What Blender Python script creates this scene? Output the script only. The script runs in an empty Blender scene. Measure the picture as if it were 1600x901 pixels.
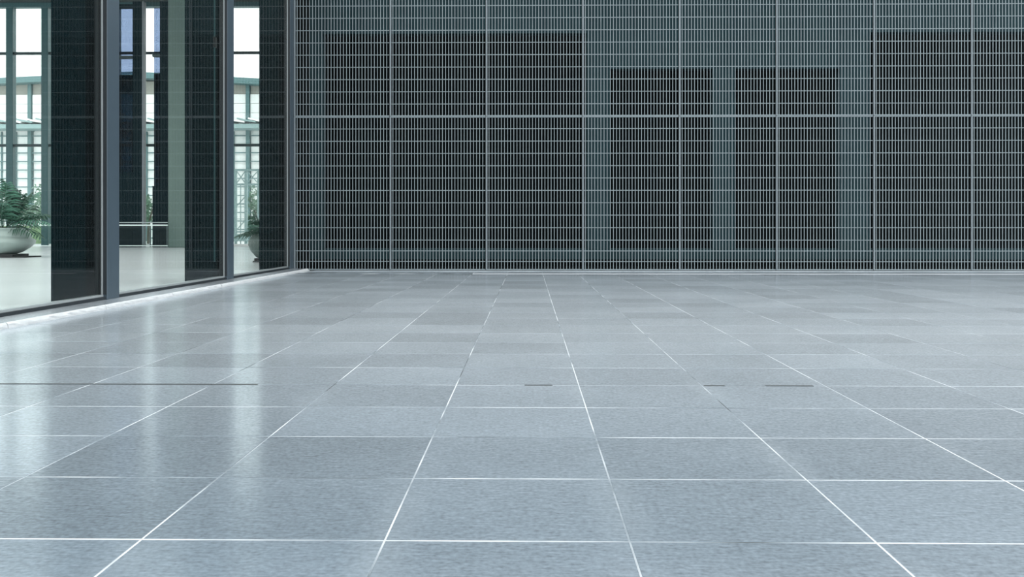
import bpy, bmesh, math, random
from mathutils import Vector, Matrix
R = random.Random(7)
S = bpy.context.scene
C = S.collection

# ---------------------------------------------------------------- camera, sky, exposure
F = 1532.0                     # focal length in pixels of the 1600 x 901 frame
EYE = 0.89
YAW = math.radians(0.935)
HOR = 358.0                    # row of the horizon
cd = bpy.data.cameras.new('camera'); cam = bpy.data.objects.new('camera', cd); C.objects.link(cam)
cd.sensor_width = 36; cd.lens = F / 1600 * 36; cd.clip_start = 0.05; cd.clip_end = 600
cd.shift_y = -(450.5 - HOR) / 1600
cam.location = (0, 0, EYE); cam.rotation_euler = (math.radians(90), 0, YAW)
S.camera = cam

W = bpy.data.worlds.new('world'); S.world = W; W.use_nodes = True
bg = W.node_tree.nodes['Background']
bg.inputs['Color'].default_value = (0.965, 0.99, 1.0, 1); bg.inputs['Strength'].default_value = 2.6
sd = bpy.data.lights.new('sun', 'SUN'); sun = bpy.data.objects.new('sun', sd); C.objects.link(sun)
sd.energy = 0.5; sd.angle = math.radians(40); sd.color = (1.0, 0.98, 0.95)
sun.rotation_euler = (math.radians(38), math.radians(28), 0)

S.view_settings.view_transform = 'Standard'; S.view_settings.look = 'None'
S.view_settings.gamma = 1; S.view_settings.use_curve_mapping = False
S.view_settings.exposure = 0.0
S.cycles.transparent_max_bounces = 24; S.cycles.max_bounces = 10
S.cycles.use_denoising = True

FW = Vector((-math.sin(YAW), math.cos(YAW), 0)); RT = Vector((math.cos(YAW), math.sin(YAW), 0))
def P(x, y, Y):
    """the world point seen at pixel x, y on the plane at depth Y"""
    d = FW * F + RT * (x - 800) + Vector((0, 0, HOR - y))
    return Vector((0, 0, EYE)) + d * (Y / d.y)
def PX(x, Y): return P(x, HOR, Y).x
def PZ(y, Y): return EYE + (HOR - y) / F * Y
def proj(v):
    d = Vector(v) - Vector((0, 0, EYE)); k = d.dot(FW)
    return 800 + F * d.dot(RT) / k, HOR - F * d.z / k

# ---------------------------------------------------------------- materials
def mat(name, col=(.5,.5,.5), rough=.5, spec=.5, metal=0.0, bump=0.0, bscale=40, var=0.0, vscale=3):
    if metal == 0: col = [c * .66 for c in col]
    m = bpy.data.materials.new(name); m.use_nodes = True
    n = m.node_tree.nodes; l = m.node_tree.links; b = n['Principled BSDF']
    b.inputs['Roughness'].default_value = rough; b.inputs['Metallic'].default_value = metal
    b.inputs['Specular IOR Level'].default_value = spec
    geo = n.new('ShaderNodeNewGeometry')
    nz = n.new('ShaderNodeTexNoise'); nz.inputs['Scale'].default_value = vscale; nz.inputs['Detail'].default_value = 5
    l.new(geo.outputs['Position'], nz.inputs['Vector'])
    mx = n.new('ShaderNodeMixRGB')
    mx.inputs[1].default_value = (*[c * (1 - var) for c in col], 1); mx.inputs[2].default_value = (*[min(1, c * (1 + var)) for c in col], 1)
    l.new(nz.outputs['Fac'], mx.inputs[0]); l.new(mx.outputs[0], b.inputs['Base Color'])
    if bump:
        n2 = n.new('ShaderNodeTexNoise'); n2.inputs['Scale'].default_value = bscale; n2.inputs['Detail'].default_value = 4
        l.new(geo.outputs['Position'], n2.inputs['Vector'])
        bp = n.new('ShaderNodeBump'); bp.inputs['Strength'].default_value = bump; bp.inputs['Distance'].default_value = .01
        l.new(n2.outputs['Fac'], bp.inputs['Height']); l.new(bp.outputs[0], b.inputs['Normal'])
    return m

def glass_mat(name, tint=(.93,.98,.965), ior=1.45, gl=(1,1,1)):
    m = bpy.data.materials.new(name); m.use_nodes = True
    n = m.node_tree.nodes; l = m.node_tree.links; n.clear()
    o = n.new('ShaderNodeOutputMaterial'); mix = n.new('ShaderNodeMixShader')
    t = n.new('ShaderNodeBsdfTransparent'); g = n.new('ShaderNodeBsdfGlossy'); f = n.new('ShaderNodeFresnel')
    t.inputs[0].default_value = (*tint, 1); g.inputs['Color'].default_value = (*gl, 1); g.inputs['Roughness'].default_value = 0.0
    geo = n.new('ShaderNodeNewGeometry'); im = n.new('ShaderNodeMix'); im.data_type = 'FLOAT'   # same reflectance on the way out of the sheet
    im.inputs[2].default_value = ior; im.inputs[3].default_value = 1/ior
    l.new(geo.outputs['Backfacing'], im.inputs[0]); l.new(im.outputs[0], f.inputs[0])
    l.new(f.outputs[0], mix.inputs[0]); l.new(t.outputs[0], mix.inputs[1]); l.new(g.outputs[0], mix.inputs[2]); l.new(mix.outputs[0], o.inputs[0])
    return m

WIDE, WIDE_SHARE, GLOSS, GLOSS_MAX = .5, .34, 1.3, .74
def tile_mat(name, base=(.064,.094,.122), rough=.125, uv=True):
    m = bpy.data.materials.new(name); m.use_nodes = True
    n = m.node_tree.nodes; l = m.node_tree.links; b = n['Principled BSDF']
    def math_(op, a, c=None, clamp=False):
        q = n.new('ShaderNodeMath'); q.operation = op; q.use_clamp = clamp
        for i, v in enumerate((a, c)):
            if v is None: continue
            if isinstance(v, (int, float)): q.inputs[i].default_value = v
            else: l.new(v, q.inputs[i])
        return q.outputs[0]
    def ramp(fac, stops):
        r = n.new('ShaderNodeValToRGB'); e = r.color_ramp.elements
        e[0].position, e[0].color = stops[0][0], (*[stops[0][1]]*3, 1)
        e[1].position, e[1].color = stops[-1][0], (*[stops[-1][1]]*3, 1)
        l.new(fac, r.inputs[0]); return r.outputs[0]
    geo = n.new('ShaderNodeNewGeometry'); oi = n.new('ShaderNodeObjectInfo')
    rnd = math_('FRACT', math_('ADD', oi.outputs['Random'], geo.outputs['Random Per Island']))
    # fine speckle, diagonal brushed streaks, broad stains
    mp = n.new('ShaderNodeMapping'); mp.inputs['Rotation'].default_value = (0, 0, .5); mp.inputs['Scale'].default_value = (16, 70, 1)
    l.new(geo.outputs['Position'], mp.inputs['Vector'])
    streak = n.new('ShaderNodeTexNoise'); streak.inputs['Scale'].default_value = 1; streak.inputs['Detail'].default_value = 4; l.new(mp.outputs[0], streak.inputs['Vector'])
    fine = n.new('ShaderNodeTexNoise'); fine.inputs['Scale'].default_value = 62; fine.inputs['Detail'].default_value = 3; l.new(geo.outputs['Position'], fine.inputs['Vector'])
    broad = n.new('ShaderNodeTexNoise'); broad.inputs['Scale'].default_value = 1.1; broad.inputs['Detail'].default_value = 5; l.new(geo.outputs['Position'], broad.inputs['Vector'])
    s = math_('ADD', math_('MULTIPLY', math_('SUBTRACT', streak.outputs['Fac'], .5), .8), math_('MULTIPLY', math_('SUBTRACT', fine.outputs['Fac'], .5), .95))
    s = math_('ADD', s, math_('MULTIPLY', math_('SUBTRACT', broad.outputs['Fac'], .5), .32))
    s = math_('ADD', s, math_('MULTIPLY', math_('SUBTRACT', rnd, .5), .22))
    k = math_('ADD', s, 1.0)
    val = n.new('ShaderNodeVectorMath'); val.operation = 'SCALE'; val.inputs[0].default_value = base; l.new(k, val.inputs['Scale'])
    col = val.outputs[0]
    if uv:
        tc = n.new('ShaderNodeUVMap'); sp = n.new('ShaderNodeSeparateXYZ'); l.new(tc.outputs[0], sp.inputs[0])
        ex = math_('SUBTRACT', .5, math_('ABSOLUTE', math_('SUBTRACT', sp.outputs[0], .5)))   # distance to the side edges
        ey = math_('SUBTRACT', .5, math_('ABSOLUTE', math_('SUBTRACT', sp.outputs[1], .5)))
        haze = n.new('ShaderNodeTexNoise'); haze.inputs['Scale'].default_value = .9; haze.inputs['Detail'].default_value = 3
        off = n.new('ShaderNodeVectorMath'); off.operation = 'ADD'; off.inputs[1].default_value = (13, 5, 2); l.new(geo.outputs['Position'], off.inputs[0]); l.new(off.outputs[0], haze.inputs['Vector'])
        near = math_('MAXIMUM', ramp(ex, [(0, 1), (.16, 0)]), math_('MULTIPLY', ramp(ey, [(0, 1), (.05, 0)]), .6))
        fac = math_('MULTIPLY', math_('MULTIPLY', near, ramp(haze.outputs['Fac'], [(.46, 0), (.68, 1)])), .32)
        mx = n.new('ShaderNodeMixRGB'); l.new(fac, mx.inputs[0]); l.new(col, mx.inputs[1]); mx.inputs[2].default_value = (.20, .24, .265, 1)
        col = mx.outputs[0]
    # honed stone: a matt body under a worn, partly polished face (two gloss lobes, their share growing towards grazing angles)
    bp = n.new('ShaderNodeBump'); bp.inputs['Strength'].default_value = .10; bp.inputs['Distance'].default_value = .002
    l.new(fine.outputs['Fac'], bp.inputs['Height'])
    n.remove(b); out = n['Material Output']
    df = n.new('ShaderNodeBsdfDiffuse'); l.new(col, df.inputs[0]); l.new(bp.outputs[0], df.inputs['Normal'])
    ga = n.new('ShaderNodeBsdfGlossy'); gb = n.new('ShaderNodeBsdfGlossy')
    gv = n.new('ShaderNodeVectorMath'); gv.operation = 'SCALE'; gv.inputs[0].default_value = (.925, .97, 1.0); l.new(math_('ADD', math_('MULTIPLY', s, .75), .97), gv.inputs['Scale'])
    l.new(gv.outputs[0], ga.inputs[0]); l.new(gv.outputs[0], gb.inputs[0])
    l.new(math_('ADD', math_('MULTIPLY', broad.outputs['Fac'], .06), rough), ga.inputs['Roughness']); gb.inputs['Roughness'].default_value = WIDE
    l.new(bp.outputs[0], gb.inputs['Normal'])
    gm = n.new('ShaderNodeMixShader'); gm.inputs[0].default_value = WIDE_SHARE; l.new(ga.outputs[0], gm.inputs[1]); l.new(gb.outputs[0], gm.inputs[2])
    fr = n.new('ShaderNodeFresnel'); fr.inputs[0].default_value = 1.5
    fac = math_('MINIMUM', math_('MULTIPLY', fr.outputs[0], GLOSS), GLOSS_MAX)
    mm = n.new('ShaderNodeMixShader'); l.new(fac, mm.inputs[0]); l.new(df.outputs[0], mm.inputs[1]); l.new(gm.outputs[0], mm.inputs[2]); l.new(mm.outputs[0], out.inputs[0])
    return m

def grout_mat():
    m = bpy.data.materials.new('grout'); m.use_nodes = True
    n = m.node_tree.nodes; l = m.node_tree.links; b = n['Principled BSDF']
    geo = n.new('ShaderNodeNewGeometry'); nz = n.new('ShaderNodeTexNoise'); nz.inputs['Scale'].default_value = 1.3; nz.inputs['Detail'].default_value = 6
    l.new(geo.outputs['Position'], nz.inputs['Vector'])
    r = n.new('ShaderNodeValToRGB'); e = r.color_ramp.elements
    e[0].position = .36; e[0].color = (.03, .04, .045, 1); e[1].position = .56; e[1].color = (.44, .47, .49, 1)
    x = e.new(.43); x.color = (.15, .185, .21, 1)
    l.new(nz.outputs['Fac'], r.inputs[0]); l.new(r.outputs[0], b.inputs['Base Color']); b.inputs['Roughness'].default_value = .8
    return m

M = dict(
    tile=tile_mat('slate_tile'), slab=tile_mat('ledge_slab', (.09,.115,.135), .12, False), grout=grout_mat(),
    kerb=mat('white_kerb', (.74,.78,.80), .5, bump=.5, bscale=60, var=.12, vscale=12),
    steel=mat('galvanised_steel', (.28,.345,.375), .5, var=.15, vscale=6),
    steel_seam=mat('seam_bar_steel', (.235,.285,.315), .5, var=.15, vscale=6),
    concrete=mat('teal_concrete', (.018,.050,.060), .8, spec=.2, bump=.3, var=.15, vscale=2),
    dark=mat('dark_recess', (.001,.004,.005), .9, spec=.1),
    facade=mat('facade_panel_dark', (.05,.07,.085), .5, var=.2),
    frame=mat('mullion_paint', (.065,.10,.13), .38, bump=.05, bscale=300, var=.1),
    framedark=mat('mullion_gasket', (.012,.02,.026), .5),
    bead=mat('aluminium_bead', (.33,.37,.38), .4, metal=.3),
    glass=glass_mat('front_glass', (.90,.925,.915), ior=1.21), glassfar=glass_mat('far_glass', (.98,1,.995), 1.25),
    tint=glass_mat('sky_reflection_tint', (.413,.462,.568), 1.2), tintdark=glass_mat('dark_reflection_tint', (.03,.09,.13), 1.1),  # tints stand in for reflected sky and the darker building below it
    panel=mat('dark_panel', (.002,.010,.013), .8, spec=.02), paneledge=mat('panel_channel', (.001,.003,.004), .8, spec=.02),
    teal=mat('teal_frame', (.03,.115,.125), .45, var=.1), tealdark=mat('dark_transom', (.012,.04,.045), .5),
    ifloor=mat('pale_interior_floor', (1.05,1.10,1.11), .2, var=.06, vscale=.6),
    ceil=mat('dark_ceiling', (.02,.035,.04), .8),
    col=mat('green_concrete', (.20,.29,.26), .7, bump=.2, var=.08, vscale=1.5),
    darkclad=mat('dark_cladding', (.004,.016,.021), .6, spec=.04), pinkedge=mat('pale_edge_trim', (.28,.30,.33), .5),
    rail=mat('pale_rail', (1.1,1.25,1.22), .3), railpost=mat('rail_post', (.05,.10,.10), .4),
    railglass=glass_mat('rail_glass', (.90,.95,.94), 1.08),
    pot=mat('pale_glazed_pot', (.55,.66,.62), .35, var=.12, vscale=4), pot2=mat('dull_green_pot', (.12,.17,.15), .5, var=.15),
    soil=mat('soil', (.03,.025,.02), .9), stand=mat('dark_stand', (.022,.022,.022), .6),
    frond=mat('palm_green', (.03,.115,.068), .45, var=.4, vscale=9), stem=mat('palm_stem', (.05,.09,.04), .6),
    frond2=mat('light_palm_green', (.12,.32,.22), .45, var=.4, vscale=9),
    bwall=mat('white_cladding', (1.4,1.42,1.41), .7, var=.03), bbeige=mat('beige_band', (.5,.49,.44), .7),
    bteal=mat('grey_green_steel', (.14,.28,.29), .5), bglaze=mat('bright_glazing', (1.4,1.42,1.41), .3),
    truss=mat('pale_green_steel', (.38,.55,.55), .5), leaf=mat('tree_leaves', (.16,.30,.20), .6, var=.5, vscale=2),
    trunk=mat('bark', (.10,.09,.07), .9), lawn=mat('lawn', (.42,.58,.30), .9, var=.2, vscale=3),
    paving=mat('pale_paving', (1,1.03,1.02), .7, var=.08),
    sillstone=mat('pale_grey_stone', (.34,.39,.43), .5, var=.1), groundpave=mat('grey_paving', (.26,.30,.33), .8, var=.1),
    joint=mat('dark_sealant', (.025,.035,.04), .7), strip=mat('white_stone_strip', (.60,.63,.67), .5, var=.08, vscale=5),
)

# ---------------------------------------------------------------- helpers
def box(bm, x0, x1, y0, y1, z0, z1):
    vs = [bm.verts.new(p) for p in ((x0,y0,z0),(x1,y0,z0),(x1,y1,z0),(x0,y1,z0),(x0,y0,z1),(x1,y0,z1),(x1,y1,z1),(x0,y1,z1))]
    for f in ((3,2,1,0),(4,5,6,7),(0,1,5,4),(1,2,6,5),(2,3,7,6),(3,0,4,7)): bm.faces.new([vs[i] for i in f])
def bar(bm, a, b, w, d=None):
    a, b = Vector(a), Vector(b); d = d or w; t = (b - a).normalized()
    u = t.cross(Vector((0, 1, 0)));
    if u.length < .01: u = t.cross(Vector((1, 0, 0)))
    u.normalize(); v = t.cross(u)
    r = []
    for p in (a, b): r.append([bm.verts.new(p + u*sx*w/2 + v*sy*d/2) for sx, sy in ((-1,-1),(1,-1),(1,1),(-1,1))])
    for i in range(4): bm.faces.new((r[0][i], r[0][(i+1)%4], r[1][(i+1)%4], r[1][i]))
    bm.faces.new(r[0][::-1]); bm.faces.new(r[1])
def lathe(bm, prof, n=40, c=(0,0,0)):
    rings = [[bm.verts.new((c[0]+r*math.cos(2*math.pi*i/n), c[1]+r*math.sin(2*math.pi*i/n), c[2]+z)) for i in range(n)] for r, z in prof]
    for a, b in zip(rings, rings[1:]):
        for i in range(n): bm.faces.new((a[i], a[(i+1)%n], b[(i+1)%n], b[i]))
    bm.faces.new(rings[0][::-1]); bm.faces.new(rings[-1])
def tomesh(name, bm, m, smooth=False):
    bmesh.ops.recalc_face_normals(bm, faces=bm.faces[:])
    me = bpy.data.meshes.new(name); bm.to_mesh(me); bm.free(); me.materials.append(m)
    if smooth:
        for p in me.polygons: p.use_smooth = True
    return me
def link(name, me, parent=None, loc=(0,0,0), **kw):
    o = bpy.data.objects.new(name, me); C.objects.link(o); o.location = loc
    if parent: o.parent = parent
    for k, v in kw.items(): o[k] = v
    return o
def part(name, boxes, m, parent=None, bevel=0, **kw):
    bm = bmesh.new()
    for b in boxes: box(bm, *b)
    if bevel: bmesh.ops.bevel(bm, geom=bm.edges[:], offset=bevel, segments=1, affect='EDGES')
    return link(name, tomesh(name, bm, m), parent, **kw)
def empty(name, loc=(0,0,0), **kw):
    return link(name, None, None, loc, **kw)
def thing(name, label, cat, loc=(0,0,0), group=None):
    o = empty(name, loc, label=label, category=cat)
    if group: o['group'] = group
    return o
ST = dict(kind='structure')

# ---------------------------------------------------------------- outdoor floor
T = 0.70; JX = 0.29; XK = -4.68; YW = 20.98; G = 0.0056; GY = 0.010
floor = part('floor', [(XK, 17.5, -4.0, YW + .02, -.15, -.0006)], M['grout'], **ST)
def tile_mesh(w, d, lift=0.0):
    bm = bmesh.new(); g = G/2; c = .0022
    uvl = bm.loops.layers.uv.new('UVMap')
    add_tile(bm, uvl, 0, 0, w, d, lift)
    return tomesh('tile', bm, M['tile'])
def add_tile(bm, uvl, x, y, w, d, lift):
    g = G/2; c = .002; t = lift; h = GY/2
    o = [bm.verts.new((x+a, y+b, -.004)) for a, b in ((g,h),(w-g,h),(w-g,d-h),(g,d-h))]
    m_ = [bm.verts.new((x+a, y+b, t-.0007)) for a, b in ((g,h),(w-g,h),(w-g,d-h),(g,d-h))]
    i_ = [bm.verts.new((x+a, y+b, t)) for a, b in ((g+c,h+c),(w-g-c,h+c),(w-g-c,d-h-c),(g+c,d-h-c))]
    fs = [bm.faces.new(i_)]
    for k in range(4):
        fs.append(bm.faces.new((m_[k], m_[(k+1)%4], i_[(k+1)%4], i_[k])))
        fs.append(bm.faces.new((o[k], o[(k+1)%4], m_[(k+1)%4], m_[k])))
    for f in fs:
        for lp in f.loops: lp[uvl].uv = ((lp.vert.co.x - x)/w, (lp.vert.co.y - y)/d)
tiles = []
for n in range(-4, 28):
    y0 = n*T; y1 = min((n+1)*T, YW)
    if n == 27: y1 = 19.42
    for k in range(-8, 26):
        x0 = JX + k*T; x1 = min(x0 + T, 17.5)
        if x1 <= XK + .02: continue
        x0 = max(x0, XK)
        if x1 - x0 < .03: continue
        area = 0
        if y0 > 1.5:
            q = [proj((x, y, 0)) for x, y in ((x0,y0),(x1,y0),(x1,y1),(x0,y1))]
            if max(a for a, _ in q) > 0 and min(a for a, _ in q) < 1600 and min(b for _, b in q) < 901:
                cl = [(min(max(a, 0), 1600), min(max(b, 0), 901)) for a, b in q]
                area = abs(sum(cl[i][0]*cl[(i+1)%4][1] - cl[(i+1)%4][0]*cl[i][1] for i in range(4)))/2
        tiles.append((area, x0, y0, x1-x0, y1-y0))
tiles.sort(key=lambda t: -t[0])
cache = {}
for area, x, y, w, d in tiles[:300]:
    v = R.randrange(4); key = (round(w, 3), round(d, 3), v)
    if key not in cache: cache[key] = tile_mesh(w, d, v*.00012)
    link('tile', cache[key], floor, (x, y, 0))
bm = bmesh.new(); uvl = bm.loops.layers.uv.new('UVMap')
for area, x, y, w, d in tiles[300:]: add_tile(bm, uvl, x, y, w, d, R.random()*.0004)
for k in range(-7, 26):                                             # narrow last row against the wall
    x0 = max(JX + k*T, XK)
    if k == -7 or x0 + T <= 17.5: add_tile(bm, uvl, x0, 19.66, min(JX+(k+1)*T, 17.5)-x0, .9, 0)
link('far_tiles', tomesh('far_tiles', bm, M['tile']), floor, kind='stuff')
# dark sealant in the movement joint of row 8
bm = bmesh.new(); y = 8*T
for a, b in ((XK+.01, -1.55), (-.02, .14), (1.0, 1.12), (1.35, 1.62)): box(bm, a, b, y-.018, y+.016, -.003, .0012)
link('expansion_joint', tomesh('expansion_joint', bm, M['joint']), floor)
part('white_stone_strip', [(-1.1, 17.5, 19.43, 19.65, -.01, .004)], M['strip'], floor)
part('trim_2', [(-4.55, 17.5, 20.60, 20.93, -.01, .012)], M['sillstone'], bevel=.003, **ST)

# ---------------------------------------------------------------- raised stone ledge along the glass
LZ = .05
XG = -5.09; XM = -5.03
ledge = part('trim_1', [(-5.3, XK-.03, 2.0, YW, -.15, LZ-.012)], M['grout'], **ST)
y = 2.6
while y < YW - .2:
    y1 = min(y + 2.05, YW - .01)
    part('ledge_slab', [(-5.16, XK-.026, y+.004, y1-.004, LZ-.03, LZ)], M['slab'], ledge, bevel=.003)
    # kerb stone with a chipped, uneven nose
    bm = bmesh.new(); N = 22; rows = []
    ye = y1 if y1 < YW - .2 else YW - .06
    for i in range(N+1):
        yy = y + .006 + (ye - y - .012)*i/N
        j = lambda s: R.uniform(-s, s)
        end = (1 - i/N)*22 if y1 > YW - .2 else 9
        drop = .03*max(0, 1-end) if end < 1 else 0
        rows.append([bm.verts.new(p) for p in ((XK-.026, yy, 0), (XK-.026, yy, LZ+.002-drop), (XK-.02+j(.005), yy, LZ+.003+j(.002)-drop),
                    (XK-.004+j(.007), yy, LZ-.014+j(.006)-drop), (XK+.002+j(.004), yy, .02), (XK+.004, yy, -.003))])
    for a, b in zip(rows, rows[1:]):
        for i in range(5): bm.faces.new((a[i], a[i+1], b[i+1], b[i]))
    bm.faces.new(rows[0]); bm.faces.new(rows[-1])
    link('kerb_stone', tomesh('kerb_stone', bm, M['kerb'], False), ledge)
    y = y1

# ---------------------------------------------------------------- glass front on the left
win = part('window_1', [(-5.17, -5.045, 2.6, YW, LZ, LZ+.035)], M['framedark'], **ST)
part('sill', [(-5.15, -5.075, 2.6, YW, LZ+.035, LZ+.06)], M['bead'], win)
TOP = 7.6
YM = [(7.0, 7.35), (11.64, 11.99), (16.33, 16.69), (20.66, 20.975)]
prev = 2.6
for a, b in YM:
    part('mullion', [(-5.15, XM, a, b, LZ, TOP)], M['frame'], win, bevel=.004)
    part('gasket', [(-5.17, XM-.004, a-.012, a-.001, LZ+.06, TOP)], M['framedark'], win)
    part('glazing_bead', [(-5.088, -5.074, a-.03, a-.014, LZ+.06, TOP)], M['bead'], win)
    part('pane', [(-5.105, -5.09, prev+.001, a-.012, LZ+.06, TOP)], M['glass'], win)
    prev = b
part('wall_left', [(-5.25, XM, 2.6, YW, TOP, 7.4)], M['facade'], **ST)

# ---------------------------------------------------------------- building behind the grating
YB = 22.3
def hole_wall():
    zs = lambda yy: PZ(yy, YB); xs = lambda xx: PX(xx, YB)
    x_end = 17.5; b = []
    L = -4.98
    top = 7.4
    band0, band1 = zs(405), zs(388)
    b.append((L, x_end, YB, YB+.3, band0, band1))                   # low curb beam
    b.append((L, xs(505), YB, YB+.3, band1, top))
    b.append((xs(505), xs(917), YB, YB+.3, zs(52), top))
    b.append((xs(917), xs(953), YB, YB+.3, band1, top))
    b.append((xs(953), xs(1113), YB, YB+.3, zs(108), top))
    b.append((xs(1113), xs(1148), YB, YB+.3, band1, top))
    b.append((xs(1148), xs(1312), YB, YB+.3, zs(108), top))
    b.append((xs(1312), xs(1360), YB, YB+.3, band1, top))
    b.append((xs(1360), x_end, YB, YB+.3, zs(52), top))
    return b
wb = part('wall_back', hole_wall(), M['concrete'], **ST)
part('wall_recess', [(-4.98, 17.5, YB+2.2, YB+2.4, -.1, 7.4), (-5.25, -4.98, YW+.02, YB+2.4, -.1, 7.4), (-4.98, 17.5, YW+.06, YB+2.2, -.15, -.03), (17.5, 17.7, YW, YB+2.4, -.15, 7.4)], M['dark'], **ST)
part('wall_upper', [(-5.03, 17.5, YW-.03, YW+.05, 6.67, 7.4)], M['facade'], **ST)

# ---------------------------------------------------------------- steel grating panels
XS0 = PX(459.5, YW); PW = 150.5/F*YW
rows_lower = [408.3, 391.8, 375, 355.5, 336, 316.6, 297.3, 278, 258.8, 239.5, 220.3, 201]
rows_upper = [181.4 - 19.2*k for k in range(1, 13)]
ZB, ZM, ZT = .02, PZ(181.6, YW), 6.66
NB = 31; pitch = PW/NB
bw, bd = .0125, .02
def vbar_mesh(z0, z1, w, d, m):
    bm = bmesh.new(); box(bm, -w/2, w/2, -d/2, d/2, z0, z1); return tomesh('bearing_bar', bm, m)
def make_panel(lower, first=[None, None]):
    z0, z1 = (ZB, ZM-.004) if lower else (ZM+.004, ZT)
    h = z1 - z0
    root = empty('grating_panel')
    vb = vbar_mesh(.02, h-.02, bw, bd, M['steel'])
    for i in range(1, NB): link('bearing_bar', vb, root, (i*pitch, 0, 0))
    fm = vbar_mesh(0, h, .032, .045, M['steel_seam'])
    link('side_frame', fm, root, (.016, 0, 0))
    link('side_frame', vbar_mesh(0, h, .008, .03, M['framedark']), root, (PW-.006, .006, 0))
    bm = bmesh.new(); box(bm, .033, PW-.011, -.018, .016, 0, .019); em = tomesh('end_frame', bm, M['steel'])
    link('end_frame', em, root, (0, 0, 0)); link('end_frame', em, root, (0, 0, h-.019))
    bm = bmesh.new(); box(bm, .033, PW-.011, -bd/2-.004, -bd/2+.008, -.0066, .0066); cm = tomesh('cross_bar', bm, M['steel'])
    for yy in (rows_lower if lower else rows_upper): link('cross_bar', cm, root, (0, 0, PZ(yy, YW) - z0))
    return root, z0
def dup(root, loc):
    r = root.copy(); C.objects.link(r); r.location = loc
    for ch in list(root.children):
        c = ch.copy(); C.objects.link(c); c.parent = r
    return r
ordn = ['beside the glass wall', 'second from the glass wall', 'third from the glass wall', 'fourth from the glass wall',
        'fourth from the right edge', 'third from the right edge', 'second from the right edge', 'at the far right edge']
for lower in (True, False):
    proto, z0 = make_panel(lower)
    for k in range(8):
        loc = (XS0 + k*PW, YW, z0)
        if k: o = dup(proto, loc)
        else: o = proto; o.location = loc
        o['label'] = ('lower steel grating panel standing at the floor, ' if lower else 'upper steel grating panel above the thick seam, ') + ordn[k]
        o['category'] = 'grating'; o['group'] = 'steel grating panels of the end wall'
for k in range(9):                                                   # wall rails the panels are fixed to
    pass
part('trim_3', [(XS0, XS0+8*PW, YW+.03, YW+.07, ZM-.02, ZM+.02)], M['steel_seam'], **ST)

# ---------------------------------------------------------------- lobby inside the glass
FZ = LZ
YF = 48.0
part('floor_inside', [(-34, -5.17, 2.6, YF+.3, -.2, FZ)], M['ifloor'], **ST)
ceil = part('ceiling', [(-34, -5.25, 37, YF+.3, PZ(2, YF), PZ(2, YF)+.4)], M['ceil'], **ST)
for k in range(9): part('added_roof_beam', [(-34, -5.25, 2.6+3.9*k, 2.9+3.9*k, PZ(2, YF), PZ(2, YF)+.5)], M['ceil'], ceil)  # unseen open roof with beams, added so sky light brightens the lobby floor
part('wall_right', [(-5.25, -4.98, YB+2.45, YF+.3, -.1, PZ(2, YF))], M['facade'], **ST)
# dark panels just inside the panes
def panel(y0, y1, cw, label, chan):
    t = thing('dark_panel', label, 'panel', (-5.215, y0, FZ), 'dark panels inside the glass front')
    link('sheet', tomesh('sheet', (lambda b: (box(b, -.012, .012, 0, y1-y0-cw, 0, TOP-.2), b)[1])(bmesh.new()), M['panel']), t)
    link('channel', tomesh('channel', (lambda b: (box(b, -.03, .012, y1-y0-cw, y1-y0, 0, TOP-.2), b)[1])(bmesh.new()), M['paneledge']), t)
    if chan:
        link('pull_rail', tomesh('pull_rail', (lambda b: (box(b, .012, .03, y1-y0-.47, y1-y0-.44, .3, TOP-.4), b)[1])(bmesh.new()), M['teal']), t)
        link('bracket', tomesh('bracket', (lambda b: (box(b, .012, .045, y1-y0-.51, y1-y0-.40, 3.85, 4.02), b)[1])(bmesh.new()), M['stand']), t)
xg = -5.205
yat = lambda px: xg*F/(px-825) if px < 825 else 0
panel(yat(77), 11.92, .47, 'tall dark panel inside the glass, nearest and beside the big palm pot', False)
panel(yat(288), 16.62, .28, 'tall dark panel inside the middle glass pane, with a thin rail and black bracket', True)
panel(yat(405), 20.95, .5, 'tall dark panel inside the last glass pane, hiding half of the far pot', False)

# far curtain wall
w2 = part('window_2', [(PX(-150, YF), -5.26, YF, YF+.2, FZ, PZ(381, YF))], M['bwall'], **ST)
zt = PZ(3, YF)
mu = [-150, -94, -39, 16, 71, 126, 181, 300, 346, 412, 467, 522, 577, 632]
for px in mu:
    x = PX(px, YF)
    part('mullion', [(x-.17, x+.17, YF-.1, YF+.25, FZ, zt)], M['teal'], w2, bevel=.01)
for a, b in zip(mu, mu[1:]):
    xa, xb = PX(a, YF)+.17, PX(b, YF)-.17
    for yy in (81, 226): part('transom', [(xa, xb, YF-.02, YF+.12, PZ(yy+2, YF), PZ(yy-2, YF))], M['tealdark'], w2)
    part('pane', [(xa, xb, YF+.06, YF+.07, PZ(381, YF), zt)], M['glassfar'], w2)
part('head', [(PX(-150, YF), -5.26, YF-.12, YF+.28, PZ(9, YF), zt+.1)], M['teal'], w2)

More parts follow.
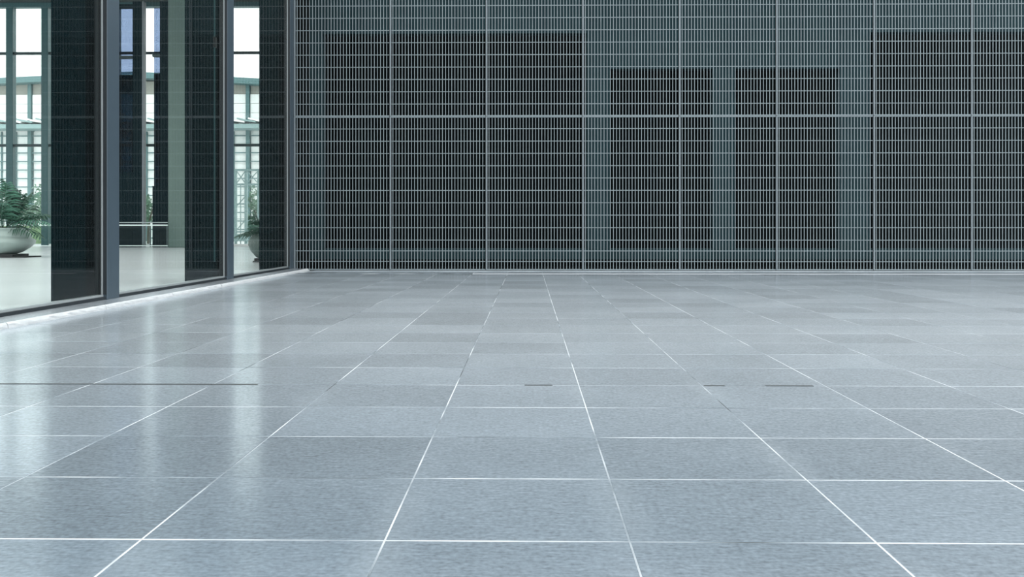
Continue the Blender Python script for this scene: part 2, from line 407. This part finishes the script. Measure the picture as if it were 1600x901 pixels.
# dark glazed screens and the concrete column in front of the far windows
YC = 46.0
def B(x0, x1, y0, y1, d0, d1): return (PX(x0, YC), PX(x1, YC), d0, d1, PZ(y1, YC), PZ(y0, YC))
def bb(px0, px1, py0, py1, d0, d1):
    return (PX(px0, YC), PX(px1, YC), d0, d1, PZ(py1, YC), PZ(py0, YC))
yb = HOR + (EYE-FZ)/YC*F
s1 = thing('glazed_screen', 'wide dark glazed screen with upper panes tinted as reflected sky, behind the railing', 'screen', (PX(203, YC), YC, FZ), 'dark glazed screens at the far windows')
s2 = thing('glazed_screen', 'narrow dark glazed screen standing between bright gap and concrete column', 'screen', (PX(250, YC), YC, FZ), 'dark glazed screens at the far windows')
def sub(root, name, b, m, bevel=0):
    o = part(name, [b], m, root, bevel); o.matrix_parent_inverse = Matrix.Translation(-root.location); return o
sub(s1, 'lower_panel', bb(172, 207, 268, yb, YC, YC+.5), M['darkclad'])
sub(s1, 'post', bb(207.2, 221.8, 0, yb, YC, YC+.5), M['darkclad'])
sub(s1, 'edge_trim', bb(222, 224.5, 0, yb, YC-.02, YC+.3), M['pinkedge'])
sub(s1, 'upper_pane', bb(172, 207, 10, 85, YC+.2, YC+.21), M['tint'])
sub(s1, 'upper_pane', bb(172, 207, 89.2, 114, YC+.2, YC+.21), M['tint'])
sub(s1, 'transom', bb(172, 207, 85.1, 89, YC, YC+.3), M['tealdark'])
sub(s1, 'head', bb(172, 207, 4, 9.8, YC, YC+.3), M['darkclad'])
sub(s1, 'dark_pane', bb(172, 207, 114.2, 267.8, YC+.2, YC+.21), M['tintdark'])
sub(s2, 'lower_panel', bb(238.2, 249.5, 290, yb, YC, YC+.5), M['darkclad'])
sub(s2, 'post', bb(249.8, 262, 0, yb, YC, YC+.5), M['darkclad'])
sub(s2, 'upper_pane', bb(238.2, 249.5, 8, 112, YC+.2, YC+.21), M['tint'])
sub(s2, 'transom', bb(238.2, 249.5, 82, 87, YC-.02, YC+.18), M['tealdark'])
sub(s2, 'dark_pane', bb(238.2, 249.5, 112.2, 289.8, YC+.2, YC+.21), M['tintdark'])
cc = part('concrete_column', [(0, PX(290, 45)-PX(262.5, 45), 0, .8, 0, PZ(2, YF)-FZ-.01)], M['col'], bevel=.03)
cc.location = (PX(262.5, 45), 45, FZ); cc['label'] = 'plain grey-green concrete column at the end of the railing'; cc['category'] = 'column'

# railing
YR = 44.6
rl = thing('railing', 'glazed railing with pale top rail across the far side of the lobby', 'railing', (PX(20, YR), YR, FZ))
def rp(name, px0, px1, py0, py1, m, d=.05):
    return sub(rl, name, (PX(px0, YR), PX(px1, YR), YR-d/2, YR+d/2, PZ(py1, YR), PZ(py0, YR)), m)
rp('top_rail', -60, 262, 350.6, 352.8, M['rail'], .07)
rp('upper_rail', 150, 262, 346.8, 348.0, M['bead'], .05)
rp('bottom_rail', -60, 262, 383.2, 384.6, M['rail'], .05)
for px in (-50, 0, 91, 135, 180, 235, 261): rp('post', px-.8, px+.8, 353, 386, M['railpost'], .04)
for a, b in ((-50, 0), (0, 91), (91, 135), (135, 180), (180, 235), (235, 261)): rp('glass_panel', a+1.2, b-1.2, 354, 382.6, M['railglass'], .012)

# ---------------------------------------------------------------- potted palms
def frond_bm(L, rise, bend, nl, ll, rnd, wid=.028, droop=.3):
    bm = bmesh.new(); pts = []
    for i in range(13):
        t = i/12; pts.append(Vector((L*t*math.cos(rise)*(1+.1*t) , 0, L*(t*math.sin(rise) - bend*t*t))))
    for a, b in zip(pts, pts[1:]): bar(bm, a, b, .014)
    for i in range(nl):
        t = .18 + .82*i/(nl-1); f = t*12; k = min(int(f), 11); p = pts[k].lerp(pts[k+1], f-k); d = (pts[k+1]-pts[k]).normalized()
        s = math.sin(math.pi*min(1, .12 + t*.85))*.8 + .25
        for sg in (-1, 1):
            l = ll*s*rnd.uniform(.85, 1.1)
            out = (Vector((0, sg, 0))*.85 + d*.6 + Vector((0, 0, -droop*rnd.uniform(.3, 1.4)))).normalized()
            q = p + out*l*.55; e = p + out*l + Vector((0, 0, -l*.22)); up = d*wid*.9
            v = [bm.verts.new(x) for x in (p, q+up, e, q-up)]; c0 = bm.verts.new(q + Vector((0, 0, .012)))
            bm.faces.new((v[0], v[1], c0)); bm.faces.new((v[1], v[2], c0)); bm.faces.new((v[2], v[3], c0)); bm.faces.new((v[3], v[0], c0))
    return bm
def potted(loc, name_label, rim, h, mt, nf, L, ll, rmax, seed, pro, wid=.028):
    rr = random.Random(seed)
    t = thing('potted_palm', name_label, 'potted plant', loc)
    z = 0
    link('stand', tomesh('stand', (lambda b: (box(b, -rim*.52, rim*.62, -rim*.5, rim*.5, 0, .10), box(b, -rim*.6, rim*1.0, -rim*.55, rim*.55, 0, .035), b)[-1])(bmesh.new()), M['stand']), t)
    bm = bmesh.new(); lathe(bm, [(r*rim, .10+zz*h) for r, zz in pro], 48)
    link('pot', tomesh('pot', bm, mt, True), t)
    bm = bmesh.new(); lathe(bm, [(rim*.80, .10+h*.96), (rim*.5, .10+h*1.02), (rim*.1, .10+h*1.03)], 24)
    link('soil', tomesh('soil', bm, M['soil'], True), t)
    for i in range(nf):
        a = i*2.399 + rr.uniform(-.2, .2); rise = rr.uniform(.25, rmax) if i % 3 else rmax + rr.uniform(-.1, .15)
        l = L*rr.uniform(.75, 1.1)
        bm = frond_bm(l, rise, rr.uniform(.25, .6)*(1.2 - rise/2.2), 15, ll, rr, wid)
        o = link('frond', tomesh('frond', bm, M['frond2'] if i % 3 == 1 else M['frond']), t, (rim*.15*math.cos(a), rim*.15*math.sin(a), .10+h*.98))
        o.rotation_euler = (rr.uniform(-.15, .15), 0, a)
    return t
Y1 = 29.2
bowl = [(.42,0),(.60,.06),(.84,.24),(.98,.42),(1.0,.50),(.96,.56),(.86,.62),(.90,.68),(.87,.74),(.80,.84),(.80,.92),(.86,.97),(.84,1.0),(.74,1.0),(.7,.93)]
potted((PX(2, Y1), Y1, FZ), 'big pale ribbed bowl pot with a bushy dark green palm, beside the nearest dark panel', .95, .78, M['pot'], 34, 1.65, .52, 1.25, 3, bowl, .035)
Y2 = 25.1
round_ = [(.38,0),(.55,.06),(.85,.30),(1.0,.55),(.99,.68),(.90,.82),(.80,.90),(.80,.96),(.86,1.0),(.80,1.02),(.72,.99)]
potted((PX(414, Y2), Y2, FZ), 'round dull green pot with a spiky palm, half hidden by the last dark panel', .42, .62, M['pot2'], 22, .62, .30, 1.2, 8, round_, .02)

# ---------------------------------------------------------------- outside, beyond the far windows
part('ground', [(-140, 60, YF+.3, 220, -.4, -.1)], M['paving'], **ST)
part('ground', [(17.5, 120, -60, YF+.2, -.4, -.12), (-34, 17.5, -60, -4, -.4, -.12)], M['groundpave'], **ST)
hb = bmesh.new(); N = 60
x0, x1 = PX(-140, 52), PX(170, 52)
rowsv = []
for i in range(N+1):
    x = x0 + (x1-x0)*i/N
    rowsv.append([hb.verts.new((x, 51.5+R.uniform(-.06,.06), -.1)), hb.verts.new((x, 51.5+R.uniform(-.08,.08), .6)), hb.verts.new((x, 51.7, 1.1+R.uniform(-.06,.06))), hb.verts.new((x, 52.6, 1.12+R.uniform(-.06,.06))), hb.verts.new((x, 52.8, -.1))])
for a, b in zip(rowsv, rowsv[1:]):
    for i in range(4): hb.faces.new((a[i], a[i+1], b[i+1], b[i]))
hb.faces.new(rowsv[0]); hb.faces.new(rowsv[-1])
h = link('hedge', tomesh('hedge', hb, M['lawn'])); h['label'] = 'low clipped light green hedge outside, behind the big palm pot'; h['category'] = 'hedge'

YBB = 80.0
bx = lambda px: PX(px, YBB); bz = lambda py: PZ(py, YBB)
bd_ = thing('pale_building', 'bright white building with grey roof edge and louvred canopy outside the lobby', 'building', (bx(215), YBB, -.1))
bp = lambda name, boxes, m: (lambda o: (setattr(o, 'matrix_parent_inverse', Matrix.Translation(-bd_.location)), o)[1])(part(name, boxes, m, bd_))
posts = [46 + 68.2*k for k in range(-3, 7)]
bp('core', [(bx(posts[0]), bx(posts[-1]), YBB+.6, YBB+8, -.1, bz(136))], M['bwall'])
for a, b in zip(posts, posts[1:]):
    bp('clerestory', [(bx(a)+.2, bx(b)-.2, YBB+.2, YBB+.5, bz(146), bz(125))], M['bbeige'])
    for i in range(3):
        bp('cladding_panel', [(bx(a)+.2, bx(b)-.2, YBB+.1, YBB+.5, bz(146+14.6*(i+1))+.03, bz(146+14.6*i))], M['bwall'])
    bp('glazing', [(bx(a)+.2, bx(b)-.2, YBB+.3, YBB+.4, -.1, bz(204))], M['bglaze'])
    for j in (1, 2): bp('glazing_bar', [(bx(a+22.7*j)-.05, bx(a+22.7*j)+.05, YBB+.15, YBB+.3, -.1, bz(204))], M['bteal'])
    for i in range(13):
        zz = bz(211+13.4*i)
        bp('transom', [(bx(a)+.2, bx(b)-.2, YBB+.05, YBB+.14, zz-.04, zz+.04)], M['bteal'])
    for j in range(4):                                              # slanting louvres of the canopy
        bm = bmesh.new(); xx = bx(a + 8.5 + 17*j)
        for q in (0,):
            bar(bm, (xx-.75, YBB-1.2, bz(188)), (xx+.0, YBB-1.2, bz(191.5)), .12, 1.6); bar(bm, (xx, YBB-1.2, bz(191.5)), (xx+.75, YBB-1.2, bz(193.5)), .12, 1.6)
        o = link('louvre', tomesh('louvre', bm, M['bwall'] if j % 2 else M['truss']), bd_); o.matrix_parent_inverse = Matrix.Translation(-bd_.location)
bp('canopy_beam', [(bx(posts[0]), bx(posts[-1]), YBB-1.9, YBB+.04, bz(203), bz(196.5))], M['truss'])
for p_ in posts: bp('post', [(bx(p_)-.14, bx(p_)+.14, YBB-.05, YBB+.6, -.1, bz(122))], M['bteal'])
for sgn in (-1, 1):                                                 # low pitched roof edge, two slopes
    bm = bmesh.new(); xr = bx(215); xe = bx(posts[0] if sgn < 0 else posts[-1]); n0 = 113 ; n1 = 127 if sgn > 0 else 130
    v = []
    for yy in (YBB-1.0, YBB+8):
        v += [bm.verts.new((xr, yy, bz(n0))), bm.verts.new((xe, yy, bz(n1))), bm.verts.new((xe, yy, bz(n1+9))), bm.verts.new((xr, yy, bz(n0+9)))]
    for f in ((0,1,2,3),(7,6,5,4),(0,4,5,1),(1,5,6,2),(2,6,7,3),(3,7,4,0)): bm.faces.new([v[i] for i in f])
    o = link('roof_edge', tomesh('roof_edge', bm, M['bteal']), bd_); o.matrix_parent_inverse = Matrix.Translation(-bd_.location)

# steel truss gate seen in the last pane
YT = 58.0
tr = thing('truss_frame', 'pale green braced steel frame outside, seen above the far pot', 'frame', (PX(390, YT), YT, -.1))
def tb(name, a, b, w, m=None):
    bm = bmesh.new(); bar(bm, P(a[0], a[1], YT), P(b[0], b[1], YT), w); o = link(name, tomesh(name, bm, m or M['truss']), tr); o.matrix_parent_inverse = Matrix.Translation(-tr.location)
yg = HOR + (EYE+.1)/YT*F
for px, w in ((368.5, .13), (376, .05), (384.5, .16), (404, .13), (424, .13)): tb('upright', (px, 264 if w > .06 else 289), (px, yg), w)
for py in (265.5, 288, 362): tb('rail', (368, py), (425, py), .12 if py != 362 else .09)
for py in (305, 323, 342): tb('rail', (368, py), (384, py), .04)
for a, b in (((369, 287), (384, 266)), ((369, 266), (384, 287)), ((385, 266), (404, 287)), ((385, 287), (404, 266)), ((404, 266), (424, 287))): tb('brace', a, b, .05)
for a, b in (((369, 323), (384, 306)), ((369, 360), (384, 343)), ((385, 378), (400, 363)), ((369, 378), (384, 363))): tb('brace', a, b, .05)
tb('panel', (362, 371), (386, 371), .42)

def tree(px0, px1, py0, py1, Y, label, seed, n=420):
    rr = random.Random(seed)
    cx = PX((px0+px1)/2, Y); t = thing('tree', label, 'tree', (cx, Y, -.1))
    bm = bmesh.new(); zc = PZ(py1, Y)
    bar(bm, (0,0,0), (.05,0,zc+.3), .14); bar(bm, (.05,0,zc+.2), (-.3,.1,zc+1.0), .08); bar(bm, (.05,0,zc+.2), (.35,-.1,zc+1.1), .08)
    link('trunk', tomesh('trunk', bm, M['trunk']), t)
    bm = bmesh.new(); W_ = (PX(px1, Y)-PX(px0, Y))/2; H_ = (PZ(py0, Y)-PZ(py1, Y))/2; z0 = (PZ(py0, Y)+PZ(py1, Y))/2 + .1
    cl = [(rr.uniform(-.7,.7), rr.uniform(-.7,.7), rr.uniform(-.8,.8)) for _ in range(9)]
    for i in range(n):
        c = rr.choice(cl); p = Vector(((c[0]+rr.gauss(0,.22))*W_, (c[1]+rr.gauss(0,.25))*W_, z0 + (c[2]+rr.gauss(0,.2))*H_))
        s = rr.uniform(.08, .16); a = Vector((rr.gauss(0,1), rr.gauss(0,1), rr.gauss(0,1))).normalized(); b = a.orthogonal().normalized(); 
        v = [bm.verts.new(p+a*s), bm.verts.new(p+b*s*.5), bm.verts.new(p-a*s), bm.verts.new(p-b*s*.5)]; bm.faces.new(v)
    link('foliage', tomesh('foliage', bm, M['leaf']), t, kind='stuff')
tree(386, 418, 288, 345, 64, 'small green tree outside, behind the braced steel frame', 1)
tree(221, 242, 298, 350, 64, 'small green tree outside, seen in the narrow bright gap', 2)
tree(28, 84, 285, 352, 66, 'wider green tree outside, behind the big palm', 4, 700)
